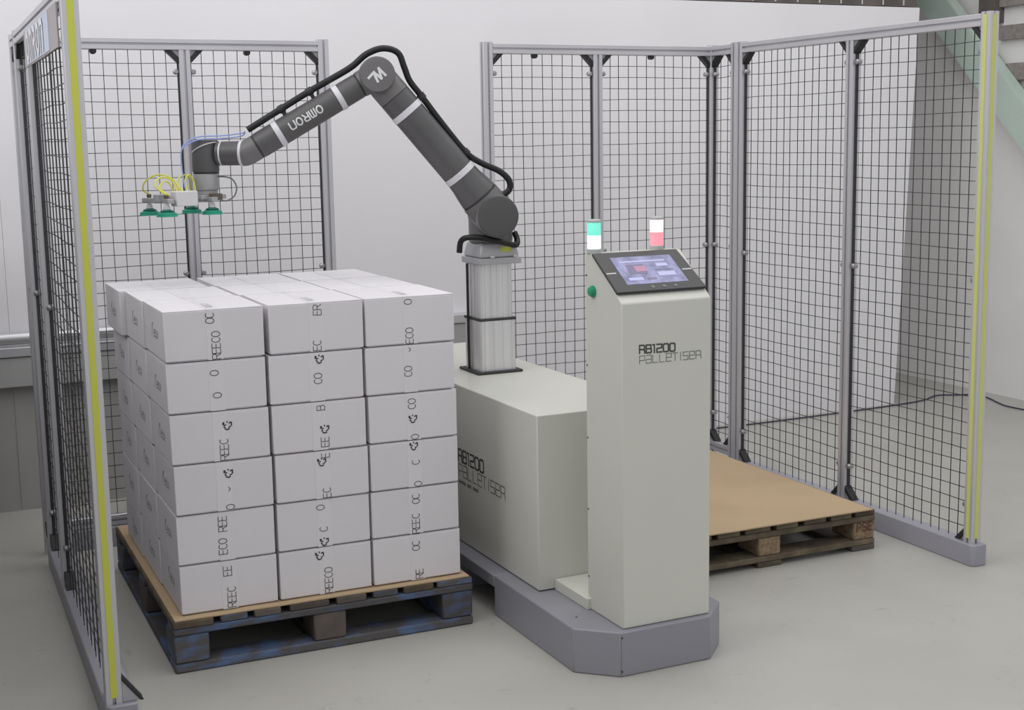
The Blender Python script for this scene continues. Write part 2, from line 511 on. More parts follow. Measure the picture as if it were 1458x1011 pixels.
# cable on the floor
cb = MB().tube([(6.02, 5.80, .006), (6.0, 6.02, .006), (6.03, 6.13, .006), (6.09, 6.28, .006), (6.10, 6.40, .006), (5.99, 6.455, .006), (5.88, 6.50, .006),
                (5.70, 6.42, .006), (5.46, 6.385, .006), (5.04, 6.36, .006), (4.42, 6.345, .006), (4.0, 6.36, .006)], .0045, 8, 5).build('floor_cable', 'floor_cable')
tag(cb, 'thin dark cable snaking along the floor beside the right and back walls', 'cable')


# ------------------------------------------------------------------ guard fences
HP = .0225


def slot_profile(h=HP, sw=.005, sd=.011):
    pts = []
    for k in range(4):
        c, s = math.cos(k*PI/2), math.sin(k*PI/2)
        for a, b_ in ((h, -h+.002), (h, -sw), (h-sd, -sw), (h-sd, sw), (h, sw), (h, h-.002), (h-.002, h)):
            pts.append((a*c-b_*s, a*s+b_*c))
    return pts


PROF = slot_profile()


def wire_panel(mb, s0, s1, z0, z1, r=.0018, cell=.05):
    """woven wires in the plane y=0, slightly irregular"""
    nx = max(2, round((s1-s0)/cell)); nz = max(2, round((z1-z0)/cell))
    for i in range(1, nx):
        s = s0+(s1-s0)*i/nx+random.uniform(-.0012, .0012)
        ph, am = random.uniform(0, 6.3), random.uniform(.0005, .0018)
        pts = [(s+am*math.sin(ph+k*.9), r*.9*(-1)**i, z0+(z1-z0)*k/10) for k in range(11)]
        mb.tube(pts, r, 4, 1)
    for j in range(1, nz):
        z = z0+(z1-z0)*j/nz+random.uniform(-.0012, .0012)
        ph, am = random.uniform(0, 6.3), random.uniform(.001, .0028)
        n = max(4, int((s1-s0)/.1))
        pts = [(s0+(s1-s0)*k/n, r*.9*(-1)**(j+1), z+am*math.sin(ph+k*1.1)) for k in range(n+1)]
        mb.tube(pts, r, 4, 1)


def gusset(s, z, ds, dz, k=.054):
    """wedge bracket in a corner: local plane y=0"""
    mb = MB()
    i = .52*k
    mb.prism([(s+ds*i, -.017, z), (s+ds*k, -.017, z), (s, -.017, z+dz*k), (s, -.017, z+dz*i)], (0, .034, 0))
    return mb


def gusset_pair(s, z, ds, dz, root, k=.054):
    o = gusset(s, z, ds, dz, k).build('corner_bracket', 'black', root, bevel=.002)
    i = .52*k
    MB().prism([(s, -.009, z), (s+ds*i, -.009, z), (s, -.009, z+dz*i)], (0, .018, 0)).build('bracket_web', 'lt_grey', o)


def fence(label, org, rz, posts, panels, rails, base, lowrail, top=2.045, postz=None, strips=None, knobs=(), mids=(), by=(-.034, .034)):
    """fence along local x. posts: [(s, z0)], panels: [(s0, s1, z0)], rails: [(s0, s1)], base: [(s0, s1)], lowrail [(s0,s1,z)]"""
    root = thing('guard_fence', label, 'fence', org, rz, 'mesh guard fences')
    root['_o'] = [0, 0, 0]
    for k, (s, z0) in enumerate(posts):
        p = MB().prism([(s+a, b_, z0) for a, b_ in PROF], (0, 0, (top-2*HP if k in mids else top+.006)-z0)).build('post', 'alu', root)
        if strips and k in strips:
            for sx, sy, m_ in strips[k]:
                mb = MB()
                if sx:
                    mb.box(s+sx*(HP-.004), s+sx*(HP+.0015), -.0088, .0088, z0+.02, top-.004) if sx > 0 else mb.box(s-(HP+.0015), s-(HP-.004), -.0088, .0088, z0+.02, top-.004)
                else:
                    y0, y1 = sorted((sy*(HP-.004), sy*(HP+.0015)))
                    mb.box(s-.0088, s+.0088, y0, y1, z0+.02, top-.004)
                q = mb.build('slot_cover', m_, p)
                q['label'] = 'yellow plastic strip in the post slot'
    for s0, s1 in rails:
        MB().prism([(s0, a, top-HP+b_) for a, b_ in PROF], (s1-s0, 0, 0)).build('top_rail', 'alu', root)
    for s0, s1, z in lowrail:
        MB().prism([(s0, a, z+b_) for a, b_ in PROF], (s1-s0, 0, 0)).build('bottom_rail', 'alu', root)
    for s0, s1, h in base:
        MB().prism([(s0+.012, by[0], 0), (s0, by[0]+.012, 0), (s0, by[1], 0), (s1, by[1], 0), (s1, by[0]+.012, 0), (s1-.012, by[0], 0)], (0, 0, h)).build('base_channel', 'base_grey', root, bevel=.004)
    for s0, s1, z0 in panels:
        z1 = top-2*HP
        mb = MB()
        wire_panel(mb, s0, s1, z0, z1)
        o = mb.build('wire_mesh', 'wire', root, smooth=False)
        o['kind'] = 'stuff'
        for s in (s0, s1):
            sg = 1 if s == s0 else -1
            MB().box(min(s, s+sg*.0055), max(s, s+sg*.0055), -.006, .006, z0, z1-.05).build('edge_seal', 'rubber', root)
            gusset_pair(s, z1, sg, -1, root)
            gusset_pair(s, z0, sg, 1, root)
            for z in (z1-.085, z0+(z1-z0)*.52, z0+.14):
                MB().lathe((s+sg*.012, -.014, z), (0, 1, 0), [(0, .007), (.004, .011), (.024, .011), (.028, .007)], 10).build('mesh_clamp', 'bolt', root)
    for s in knobs:
        MB().lathe((s, -.016, top-2*HP-.006), (0, 1, 0), [(0, .008), (.004, .0125), (.028, .0125), (.032, .008)], 12).build('rail_knob', 'black', root)
    return root


# right fence: local x runs towards the camera (world -y)
YC = 5.655
fence('aluminium mesh guard fence on the right, end post with two yellow strips', (3.67, YC, 0), -PI/2,
      [(0.0, 0.0), (0.2125, .083), (0.2575, .083), (1.052, .083), (1.812, .083)],
      [(.0225, .19, .135), (.28, 1.0295, .085), (1.0745, 1.7895, .085)],
      [(.0225, .19), (.28, 1.7895)],
      [(.19, 1.855, .083)], [(.0225, .19, .1125)],
      strips={4: [(1, 0, 'pale_yellow'), (0, -1, 'pale_yellow')]}, mids=(3,))
# back right fence
fence('aluminium mesh guard fence behind the robot column and the control console', (2.491, 5.655, 0), 0,
      [(0, 0.0), (.549, .083)],
      [(.0225, .5265, .13), (.5715, 1.1565, .13)],
      [(.0225, 1.1565)], [(.03, 1.14, .083)], [(.0225, 1.1565, .1075)], knobs=(.235, .84), mids=(1,))
# back left fence
fence('aluminium mesh guard fence directly behind the stack of white cartons', (1.742, 5.665, 0), PI,
      [(0, 0.0), (.578, .083)],
      [(.0225, .5555, .13), (.6005, 1.19, .13)],
      [(.0225, 1.19)], [(.03, 1.175, .083)], [(.0225, 1.19, .1075)], knobs=(.32, .93), mids=(1,))
# left fence, local x towards the camera
ang = math.atan2(-1.868, -.036)
fl = fence('aluminium mesh guard fence on the left, yellow striped end post nearest the camera', (.527, 5.665, 0), ang,
           [(0, 0.0), (.20, .083), (.72, .083), (1.868, .083)],
           [(.0225, .1775, .085), (.2225, .6975, .085), (.7425, 1.8455, .085)],
           [(.0225, 1.8455)], [(.17, 1.905, .083)], [],
           strips={3: [(1, 0, 'yellow')]}, mids=(2,), by=(-.026, .062))
MB().prism([(1.85, HP, .083), (1.85, HP+.05, .083), (1.85, HP, .150)], (.036, 0, 0)).build('foot_bracket', 'lt_grey', fl, bevel=.002)
MB().prism([(1.846, HP+.05, .083), (1.846, HP+.058, .083), (1.846, HP, .162), (1.846, HP, .150)], (.044, 0, 0)).build('bracket_cover', 'black', fl, bevel=.001)
# sign sheet fixed to the top of the left fence
sg = MB().box(.78, 1.84, -.030, -.026, 1.885, 2.0).build('sign_board', 'sign_brown', fl)
sb = MB().box(.86, 1.62, -.0315, -.0300, 1.89, 1.998).build('sign_face', 'sign_blue', sg)
mb = MB()
lettering(mb, 'OMRON', (.90, -.0325, 1.905), (1, 0, 0), (0, 0, 1), .078, .020, GR, gap=.5, wfac=1.35)
q = mb.build('sign_lettering', 'white_print', sg)
q['label'] = 'white letters on the pale blue sign'


# ------------------------------------------------------------------ pallets and slip sheets
def slab(w, d, h, jag=.0):
    mb = MB().box(0, w, 0, d, 0, h)
    return mb


def pallet(name, label, org, rz, board_m, block_m, layout, H, skids=True, bw=.10):
    root = thing(name, label, 'pallet', org, rz, 'wooden pallets')
    W, D = 1.0, 1.2
    tb, ts, bb = .022, .022, .022
    zt = H-tb
    zs = zt-ts
    cache = {}

    def part(nm, w, d, h, m_, loc, bev=.003, rz_=0):
        key = (nm, round(w, 3), round(d, 3), round(h, 3), m_)
        if key not in cache:
            cache[key] = MB().box(0, w, 0, d, 0, h).mesh(nm, MT[m_])
        o = put(nm, cache[key], root, loc, rz_)
        md = o.modifiers.new('bevel', 'BEVEL')
        md.width = bev
        md.segments = 1
        return o
    for k, (x, w_, m_) in enumerate(layout):
        part('deck_board', w_, D-.004*(k % 3), tb-.0005*(k % 2), m_, (x, .001+.003*(k % 2), zt), rz_=random.uniform(-.002, .002))
    for k, y in enumerate((0, .55, 1.1)):
        part('stringer_board', W, .10, ts-.001, board_m[k % len(board_m)], (0, y, zs+.0005))
    bh = zs-2*bb
    zb = 2*bb if skids else .030
    bh = zs-zb
    for i, x in enumerate((0.001, .5-bw/2, .999-bw)):
        for j, y in enumerate((0.002, .53, 1.055)):
            part('block', bw, .143, bh-.001, block_m[(i+j) % len(block_m)] if i != 1 or j else block_m[-1], (x, y, zb+.0005), .005)
    if skids:
        for k, y in enumerate((0, 1.1)):
            part('bottom_board', W, .10, bb, board_m[k % len(board_m)], (0, y, bb))
        for k, x in enumerate((0, .5-.055, .89)):
            part('skid', .11, 1.2, bb-.001, board_m[(k+1) % len(board_m)], (x, 0.0, .0005))
    else:
        for k, y in enumerate((0, 1.1)):
            part('bottom_board', W, .10, .0295, board_m[k % len(board_m)], (0, y, .0003), .005)
        for k, x in enumerate((0, .45, .90)):
            part('bottom_board', .10, .998, .0285, board_m[(k+1) % len(board_m)], (x, .101, .0003), .005)
    return root


layL = [(0.0, .125, 'wood_brown'), (.148, .085, 'wood_blue'), (.255, .085, 'wood_dark'), (.37, .13, 'wood_dark'), (.525, .10, 'wood_dark'), (.65, .085, 'wood_blue'), (.755, .105, 'wood_brown'), (.875, .125, 'wood_blue')]
RA = -.0103
pl = pallet('pallet', 'blue and brown worn wooden pallet under the stack of white cartons', (.7247, 4.1249, 0), RA,
            ['wood_blue', 'wood_blue', 'wood_dark'], ['wood_blue', 'wood_dark'], layL, .165, skids=False, bw=.108)
layR = [(0, .12, 'wood_brown'), (.15, .09, 'wood_brown'), (.265, .10, 'wood_brown'), (.39, .115, 'wood_brown'), (.53, .10, 'wood_brown'), (.66, .105, 'wood_brown'), (.785, .10, 'wood_brown'), (.905, .095, 'wood_brown')]
pr = pallet('pallet', 'weathered brown wooden pallet standing empty under a brown sheet by the right fence', (2.474, 4.163, 0), 0.0,
            ['wood_brown', 'wood_dark'], ['chip_block'], layR, .160)
mb = MB()
lettering(mb, 'PSE', (3.474-.089, 4.1643, .080), (1, 0, 0), (0, 0, 1), .032, .005, GR, gap=.2, wfac=.85, lift=.001)
o = mb.build('stamp', 'stamp', pr)
o['label'] = 'dark letters stamped on the corner block'


def sheet(label, org, rz, w, d, z):
    mb = MB()
    n = 12
    top, bot = [], []
    for j in range(n+1):
        for i in range(n+1):
            x, y = w*i/n, d*j/n
            ed = min(i, j, n-i, n-j) == 0
            dz = random.uniform(-.0012, .0008) if ed else 0
            top.append((x, y, .0052+dz))
            bot.append((x, y, 0.0008+dz*.5))
    fs = []
    m_ = (n+1)**2
    for j in range(n):
        for i in range(n):
            a = j*(n+1)+i
            fs.append((a, a+1, a+n+2, a+n+1))
            fs.append((m_+a, m_+a+n+1, m_+a+n+2, m_+a+1))
    ring = [i for i in range(n+1)]+[j*(n+1)+n for j in range(1, n+1)]+[n*(n+1)+i for i in range(n-1, -1, -1)]+[j*(n+1) for j in range(n-1, 0, -1)]
    for k in range(len(ring)):
        a, b_ = ring[k], ring[(k+1) % len(ring)]
        fs.append((a, a+m_, b_+m_, b_))
    mb.add(top+bot, fs)
    o = mb.build('slip_sheet', 'sheet')
    o.location = (*org, z)
    o.rotation_euler = (0, 0, rz)
    tag(o, label, 'sheet', 'slip sheets on the pallets')
    return o


sheet('brown cardboard slip sheet between the blue pallet and the carton stack', (.731, 4.131), RA, .983, 1.185, .1655)
sheet('large bare brown slip sheet lying on the empty right pallet', (2.50, 4.156), 0.0, .955, 1.19, .1605)

# ------------------------------------------------------------------ carton stack
ZB, CH = .1715, .1597
CW, CD, HH = .306, .338, .1576
FL = .0028


def carton_mesh():
    mb = MB().box(0, CW, 0, CD, .0042, HH-FL)
    mb.box(.007, CW-.007, .007, CD-.007, 0, .0043)
    return mb.mesh('carton', MT['carton'])


me_c = carton_mesh()
me_fl = MB().box(0, CW/2-.0012, .0005, CD-.0005, 0, FL).mesh('flap', MT['carton'])
mb = MB()
mb.box(CW/2-.024, CW/2+.024, -.0006, -.0001, 0.002, HH)
mb.box(CW/2-.024, CW/2+.024, -.0006, CD*.97, HH, HH+.0005)
me_tape = mb.mesh('tape', MT['tape'])
prints = {  # (layer from top, column): [(text, height up the face, offset sideways)]
    (0, 0): [('OC', .115, -.012), ('REECO', .004, .004)],
    (0, 1): [('ER', .118, .004), ('EC', .005, .0)],
    (0, 2): [('O', .132, -.006), ('ECO', .004, -.004)],
    (1, 0): [('O', .112, -.006), ('O', .042, .0)],
    (1, 1): [('*', .122, .012), ('CO', .058, .004)],
    (1, 2): [('v', .135, .0), ('CO', .055, -.008)],
    (2, 0): [('*', .098, .024), ('REEC', .004, .010)],
    (2, 1): [('B', .132, .006), ('*', .055, .018), ('EE', .012, .016)],
    (2, 2): [('CO', .106, -.004), ('*', .058, .0), ('O', .003, .004)],
    (3, 0): [('*', .106, .016), ('v', .062, .016), ('O', .004, .016)],
    (3, 1): [('E', .136, .012), ('*', .108, .0), ('EC', .004, .012)],
    (3, 2): [('*', .126, .0), ('C', .078, .004), ('O', .003, .010)],
    (4, 0): [('REE', .096, -.010), ('ECO', .022, -.012)],
    (4, 1): [('O', .124, -.010), ('C', .052, -.002), ('*', .003, .0)],
    (4, 2): [('OC', .104, .002), ('REEC', .003, .0)],
    (5, 0): [('EE', .110, -.004), ('REEC', .006, .006)],
    (5, 1): [('*', .118, -.018), ('REECO', .004, .008)],
    (5, 2): [('OC', .104, -.004), ('RE', .006, .006)],
}
col_name = ['left', 'middle', 'right']
lay_name = ['top layer', 'second layer from the top', 'third layer from the top', 'third layer from the bottom', 'second layer from the bottom', 'bottom layer']
x_lay = [.752, .752, .755, .759, .758, .760]
w_lay = [.937, .939, .941, .937, .937, .936]
mb = MB()
lettering(mb, 'reco', (0, .205, .062), (0, -1, 0), (0, 0, 1), .042, .0026, GR, gap=-.1, wfac=.95, shear=.25, lift=.0005)
me_mark = mb.mesh('side_print', MT['ink_soft'])
for ly in range(6):
    z = ZB+(5-ly)*CH
    for cx in range(3):
        for rw in range(3):
            gapx = (w_lay[ly]-3*CW)/2
            x = x_lay[ly]+cx*(CW+gapx)+random.uniform(-.0015, .0015)*(cx == 1)
            y = 4.161+rw*.341+(.004 if rw == 2 else 0)-(x-.752)*.0103+random.uniform(-.002, .002)*(rw == 0)
            if ly == 0:
                x += (0, .006, .006)[cx]*(rw == 0)+(-.004 if rw == 1 and cx == 0 else -.020 if rw == 2 and cx == 0 else 0)
            if rw == 0:
                lab = 'white carton in the front %s column of the stack, %s' % (col_name[cx], lay_name[ly])
                if ly in (1, 2, 3, 4): lab = 'white carton, front %s column, %s' % (col_name[cx], lay_name[ly])
            elif cx == 0:
                lab = 'white carton on the left side of the stack, %s row, %s' % (['', 'middle', 'back'][rw], lay_name[ly])
            elif ly == 0:
                lab = 'white carton on top of the stack, %s row, %s column' % (['', 'middle', 'back'][rw], col_name[cx])
            else:
                lab = 'white carton hidden inside the stack behind the front column cartons'
            o = put('carton', me_c, None, (x, y, z), RA+random.uniform(-.004, .004)*(rw == 0 and ly < 4))
            md = o.modifiers.new('bevel', 'BEVEL')
            md.width = .004
            md.segments = 2
            tag(o, lab, 'carton', 'white cartons stacked on the left pallet')
            for s in (0, 1):
                f = put('flap', me_fl, o, (0 if s == 0 else CW/2+.0012, 0, HH-FL))
                f.rotation_euler = (0, random.uniform(0.0, .006)*(1 if s else -1)*-1 if ly == 0 else 0, 0)
            put('tape', me_tape, o)
            if rw == 0:
                for t, h_, dx in prints[(ly, cx)]:
                    mb = MB()
                    lettering(mb, t, (CW/2+dx+.012, -.0010, h_), (0, 0, 1), (-1, 0, 0), .026 if t != '*' else .030, .0019 if t != '*' else .0038, GR, gap=-.01, wfac=.86)
                    put('tape_print', mb.mesh('tape_print', MT['ink']), o)
                if ly == 0:
                    mb = MB()
                    lettering(mb, 'REECO', (CW/2+.010, .05, HH+.001), (0, 1, 0), (-1, 0, 0), .020, .0020, GR, gap=.3)
                    put('top_print', mb.mesh('top_print', MT['ink_soft']), o)
            if cx == 0:
                mk = put('side_print', me_mark, o)
                mk.location = (-.0004, 0, random.uniform(-.006, .006))

# ------------------------------------------------------------------ palletiser: plinth, cabinet, console, column
OX, OY = 1.9391, 3.4745
MA = .0069
pal = thing('palletiser', 'cream palletiser machine on a grey plinth with upright console and telescopic column', 'machine', (OX, OY, 0), MA)
PZ = .1424
X0, X1 = 1.829, 2.3635
# plinth: front block with chamfered corners, bridge over the fork pocket, rear block
YS0, YS1 = 4.163, 4.47
pb = MB()
YE = 5.60
outl = [(X0, 3.577), (OX, OY), (2.2612, OY), (X1, 3.577)]
pb.prism([(x, y, 0) for x, y in outl]+[(X1, YS0, 0), (X0, YS0, 0)], (0, 0, PZ))
pb.box(X0, X1, YS0, YS1, .098, PZ)
pb.box(X0, X1, YS1, YE, 0, PZ)
# merge look: one shell; pocket left open
plin = pb.build('plinth', 'plinth', pal, bevel=.005)
MB().box(OX+.001, OX+.0022, OY-.0004, OY+.001, .004, PZ-.006).build('seam_line', 'ink_soft', plin)
for q in ((OX+.004, OY-.0005, .018), (OX+.004, OY-.0005, .125)):
    MB().lathe(q, (0, -1, 0), [(0, .0035), (.001, .003)], 8).build('screw', 'seam', plin)
MB().lathe((1.885, 3.66, PZ), (0, 0, 1), [(0, .004), (.001, .003)], 8).build('screw', 'seam', plin)
BX0, BX1, BY0, BY1 = 1.888, 2.338, 3.930, 5.55
MB().box(BX0, BX1, BY0, BY1, PZ+.003, .738).build('cabinet', 'cream', pal, bevel=.004)
MB().box(BX0+.004, BX1-.004, BY0+.004, BY1-.004, PZ, PZ+.003).build('cabinet_gap', 'seam', pal)
MB().box(1.945, 2.275, 3.70, BY0-.002, PZ, PZ+.038).build('step_box', 'cream', pal, bevel=.003)
KX0, KX1, KY0, KY1 = 1.9589, 2.2701, 3.4949, 3.7200
ZF, ZT, YT = 1.148, 1.2775, 3.668
# console post with sloped head
con = MB().prism([(KX0, KY0, PZ+.001), (KX0, KY0, ZF-.006), (KX0, KY0+.006, ZF), (KX0, YT, ZT), (KX0, KY1, ZT), (KX0, KY1, PZ+.001)], (KX1-KX0, 0, 0)).build('console', 'cream', pal, bevel=.0035)
for z in (.25, .47, .70, .93, 1.21):
    MB().lathe((KX0, KY1-.008, z), (-1, 0, 0), [(0, .0035), (.0012, .003)], 10).build('screw', 'seam', con)
MB().lathe((KX0, 3.668, 1.164), (-1, 0, 0), [(0, .018), (.006, .018), (.007, .0145), (.014, .0135), (.016, .010)], 24).build('push_button', 'button', con)
k1 = MB()
lettering(k1, 'RB1200', (2.019, KY0, .991), (1, 0, -.02), (0, 0, 1), .0235, .0046, GL, gap=.24, wfac=.98)
k1.build('model_lettering', 'ink_text', con)
k2 = MB()
lettering(k2, 'PALLETISER', (2.019, KY0, .959), (1, 0, 0.0), (0, 0, 1), .0235, .0020, GL, gap=.22, wfac=1.0)
k2.build('name_lettering', 'ink_text2', con)
cab = [c for c in pal.children if c.name.startswith('cabinet') and 'gap' not in c.name][0]
k3 = MB()
lettering(k3, 'RB1200', (BX0, 4.595, .452), (0, -1, 0), (0, 0, 1), .044, .0078, GL, gap=.24, wfac=.98)
k3.build('model_lettering', 'ink_text', cab)
k4 = MB()
lettering(k4, 'PALLETISER', (BX0, 4.595, .396), (0, -1, 0), (0, 0, 1), .044, .0036, GL, gap=.22, wfac=1.02)
k4.build('name_lettering', 'ink_text2', cab)
k5 = MB()
for i in range(14):
    if i in (5, 9): continue
    k5.add([(BX0-.0005, 4.595-i*.013, .367), (BX0-.0005, 4.595-i*.013-.009, .367), (BX0-.0005, 4.595-i*.013-.009, .380), (BX0-.0005, 4.595-i*.013, .380)], [(0, 1, 2, 3)])
k5.build('small_print', 'ink_text2', cab)
# control panel on the sloped head
sl = Vector((0, YT-KY0, ZT-ZF)).normalized()
pn = Vector((1, 0, 0)).cross(sl).normalized()
base = Vector((0, KY0, ZF))
SL = math.hypot(YT-KY0, ZT-ZF)


def pan(x, t, n_=0.0):
    return Vector((x, 0, 0))+base+sl*t+pn*n_


t0, t1 = .030, SL-.006
mb = MB().prism([pan(1.955, t0), pan(2.268, t0), pan(2.248, t1), pan(1.949, t1)], pn*.009)
cp = mb.build('control_panel', 'panel_black', pal, bevel=.003)
mb = MB().prism([pan(2.004, t0+.032, .009), pan(2.218, t0+.032, .009), pan(2.209, t1-.026, .009), pan(1.998, t1-.026, .009)], pn*.0008)
mb.build('screen', 'screen', cp)


def scr(nm, x0_, x1_, a, b_, m_, h_=.0102):
    MB().prism([pan(x0_, t0+a, h_), pan(x1_, t0+a, h_), pan(x1_, t0+b_, h_), pan(x0_, t0+b_, h_)], pn*.0003).build(nm, m_, cp)


scr('screen_item', 2.035, 2.095, .075, .118, 'screen_dk')
scr('screen_item', 2.060, 2.10, .085, .110, 'screen_red', .0105)
scr('screen_item', 2.125, 2.19, .088, .092, 'screen_dk')
scr('screen_item', 2.13, 2.19, .062, .080, 'screen_lt')
scr('screen_item', 2.02, 2.07, .048, .060, 'screen_lt')
scr('screen_item', 2.085, 2.115, .048, .056, 'screen_dk')
scr('screen_item', 2.02, 2.18, .128, .134, 'screen_lt')
scr('screen_item', 2.14, 2.18, .105, .118, 'screen_lt')
for xa, xb in ((1.957, 1.990), (2.222, 2.254)):
    scr('latch_mark', xa, xb, .083, .088, 'lt_cable', .009)
for x in (2.085, 2.125, 2.165):
    MB().lathe(pan(x, t0+.017, .009), pn, [(0, .0065), (.0012, .006)], 14).build('panel_key', 'cable_grey', cp)
# signal lamps
for nm, lx, hi, lo, lab in (('g', 1.978, 'green_hi', 'green_lo', 'lit green signal lamp'), ('r', 2.200, 'red_hi', 'red_lo', 'lit red signal lamp')):
    lam = MB().lathe((lx, 3.697, ZT), (0, 0, 1), [(0, .0232), (.012, .0232), (.014, .021)], 24).build('signal_lamp', 'lamp_clear', pal)
    lam['label'] = lab
    MB().lathe((lx, 3.697, ZT+.0142), (0, 0, 1), [(0, .0212), (.041, .0212)], 24).build('lens', lo, lam)
    MB().lathe((lx, 3.697, ZT+.0554), (0, 0, 1), [(0, .0212), (.037, .0212), (.039, .020)], 24).build('lens', hi, lam)
    MB().lathe((lx, 3.697, ZT+.0945), (0, 0, 1), [(0, .0222), (.006, .0222), (.009, .019)], 24).build('lamp_cap', 'lamp_clear', lam)
# telescopic column
CX, CY = 2.125, 4.815


def grooved(h, z0, z1, n=5):
    """square tube with fine vertical grooves"""
    pts = []
    for k in range(4):
        c, s = math.cos(k*PI/2), math.sin(k*PI/2)
        prof = [(h, -h+.006)]
        for i in range(n):
            y = -h+.018+(2*h-.036)*i/(n-1)
            prof += [(h, y-.0022), (h-.0012, y-.0010), (h-.0012, y+.0010), (h, y+.0022)]
        prof += [(h, h-.006), (h-.006, h)]
        pts += [(CX+a*c-b_*s, CY+a*s+b_*c, z0) for a, b_ in prof]
    return MB().prism(pts, (0, 0, z1-z0))


MB().box(CX-.094, CX+.094, CY-.094, CY+.094, .7385, .748).build('column_foot', 'seam', pal, bevel=.002)
grooved(.0745, .748, .941, 4).build('column_lower', 'alu_col', pal)
MB().box(CX-.077, CX+.077, CY-.077, CY+.077, .941, .951).build('column_collar', 'seam', pal, bevel=.002)
grooved(.0665, .951, 1.158, 5).build('column_upper', 'alu_col', pal)
MB().tube([(CX-.082, CY+.02, .75), (CX-.083, CY+.02, .85), (CX-.083, CY+.02, 1.0), (CX-.083, CY+.02, 1.158)], .0055, 8, 2).build('column_cable', 'conduit', pal)

# ------------------------------------------------------------------ robot arm
A = math.radians(-15)
dvec = Vector((-math.cos(A), -math.sin(A), 0))
nvec = Vector((math.sin(A), -math.cos(A), 0))
CB = Vector((CX, CY, 0))


def P(u, z, off=0.0):
    v = CB+dvec*u+nvec*off
    v.z = z
    return v


arm = thing('robot_arm', 'dark grey jointed robot arm reaching left over the cartons from the column top', 'robot', (CX, CY, 1.158))
fl_ = MB().box(CX-.088, CX+.088, CY-.088, CY+.088, 1.158, 1.182).build('mounting_plate', 'lt_grey', arm, bevel=.003)
h0, h1 = .080, .070
vs = [(CX+sx*h, CY+sy*h, z) for z, h in ((1.182, h0), (1.198, h0), (1.238, h1)) for sx, sy in ((-1, -1), (1, -1), (1, 1), (-1, 1))]
fs = [(3, 2, 1, 0), (8, 9, 10, 11)]+[(i+4*l, (i+1) % 4+4*l, (i+1) % 4+4*l+4, i+4*l+4) for l in (0, 1) for i in range(4)]
mt_ = MB().add(vs, fs).build('base_mount', 'lt_grey', arm, bevel=.006)
for sx in (-.03, .062):
    MB().lathe((CX+sx, CY-.083, 1.183), (0, 0, 1), [(0, .008), (.007, .008)], 6).build('mount_bolt', 'band', mt_)
MB().prism([(CX+.005, CY-.0795, 1.204), (CX+.050, CY-.0795, 1.204), (CX+.050, CY-.0740, 1.222), (CX+.005, CY-.0740, 1.222)], (0, -.001, 0)).build('warning_label', 'warn', mt_)
# vertical base joint
MB().lathe((CX, CY, 1.238), (0, 0, 1), [(0, .080), (.004, .084), (.10, .085), (.145, .082), (.175, .070), (.192, .045), (.198, .01)], 40).build('base_joint', 'joint', arm)
TO = .135     # offset of the tube plane from the column axis
SH = (0.003, 1.346)
EL = (.429, 1.863)


def on_arm(a, b_, t, off=TO):
    """point at distance t from a towards b in the arm plane"""
    va = Vector(b_)-Vector(a)
    va.normalize()
    q = Vector(a)+va*t
    return P(q.x, q.y, off)


# shoulder housing: barrel along the joint axis with a round cap, and the stub to the upper arm
sh = MB()
sh.lathe(P(*SH, -.07), nvec, [(0, .06), (.01, .074), (.02, .0785), (.265, .0785), (.278, .0765)], 44)
ax = (P(*EL, TO)-P(*SH, TO)).normalized()
sh.lathe(P(*SH, TO-.005), ax, [(0, .072), (.05, .0775), (.086, .077)], 40)
so = sh.build('shoulder_joint', 'joint', arm)
MB().lathe(P(*SH, .208), nvec, [(0, .0755), (.004, .0755), (.008, .073), (.0095, .064), (.0095, .001)], 44, cap=False).build('joint_cap', 'cap', so)
LU = (P(*EL, TO)-P(*SH, TO)).length
s0 = P(*SH, TO)
MB().lathe(s0+ax*.086, ax, [(0, .0735), (.008, .0735)], 36).build('joint_seam', 'seam', arm)
ua = MB().lathe(s0+ax*.094, ax, [(0, .0745), (.03, .071), (.07, .0645), (.105, .0615), (.30, .061), (.474, .061)], 40).build('upper_arm', 'arm', arm)
for t in (.204, .500):
    MB().lathe(s0+ax*(t-.0115), ax, [(0, .0615), (.001, .0632), (.022, .0632), (.023, .0615)], 40).build('band', 'band', ua)
MB().lathe(s0+ax*.568, ax, [(0, .0595), (.007, .0595)], 36).build('joint_seam', 'seam', arm)
# elbow housing
WR = (.903, 1.592)
e0 = P(*EL, TO)
fx = (P(*WR, TO)-e0).normalized()
LF = (P(*WR, TO)-e0).length
el = MB()
el.lathe(P(*EL, TO-.075), nvec, [(0, .045), (.008, .058), (.018, .063), (.125, .0645), (.138, .0635)], 44)
el.lathe(e0-ax*.099, ax, [(0, .0612), (.06, .0612), (.099, .055)], 36)
el.lathe(e0, fx, [(0, .048), (.04, .0485), (.068, .047)], 36)
eo = el.build('elbow_joint', 'joint', arm)
MB().lathe(P(*EL, TO+.063), nvec, [(0, .0625), (.004, .0625), (.007, .0605), (.008, .052), (.008, .001)], 44, cap=False).build('joint_cap', 'joint', eo)
mb = MB()
rr = Vector((-dvec.x, -dvec.y, 0))
tx = (rr*.86+Vector((0, 0, .50))).normalized()
ty = nvec.cross(tx)*-1
ty = Vector((-tx.z*rr.x, -tx.z*rr.y, tx.dot(rr)))
TMG = {'T': [[(-2.0, -.75), (-.85, .45)], [(-.9, .3), (-.05, -1.5)], [(-.7, .3), (.75, -.85), (.25, 1.25), (1.65, -.15)]]}
lettering(mb, 'T', P(*EL, TO+.0712), rr, (0, 0, 1), .0163, .0088, TMG, gap=0, wfac=1.0)
q = mb.build('cap_lettering', 'white_print', eo)
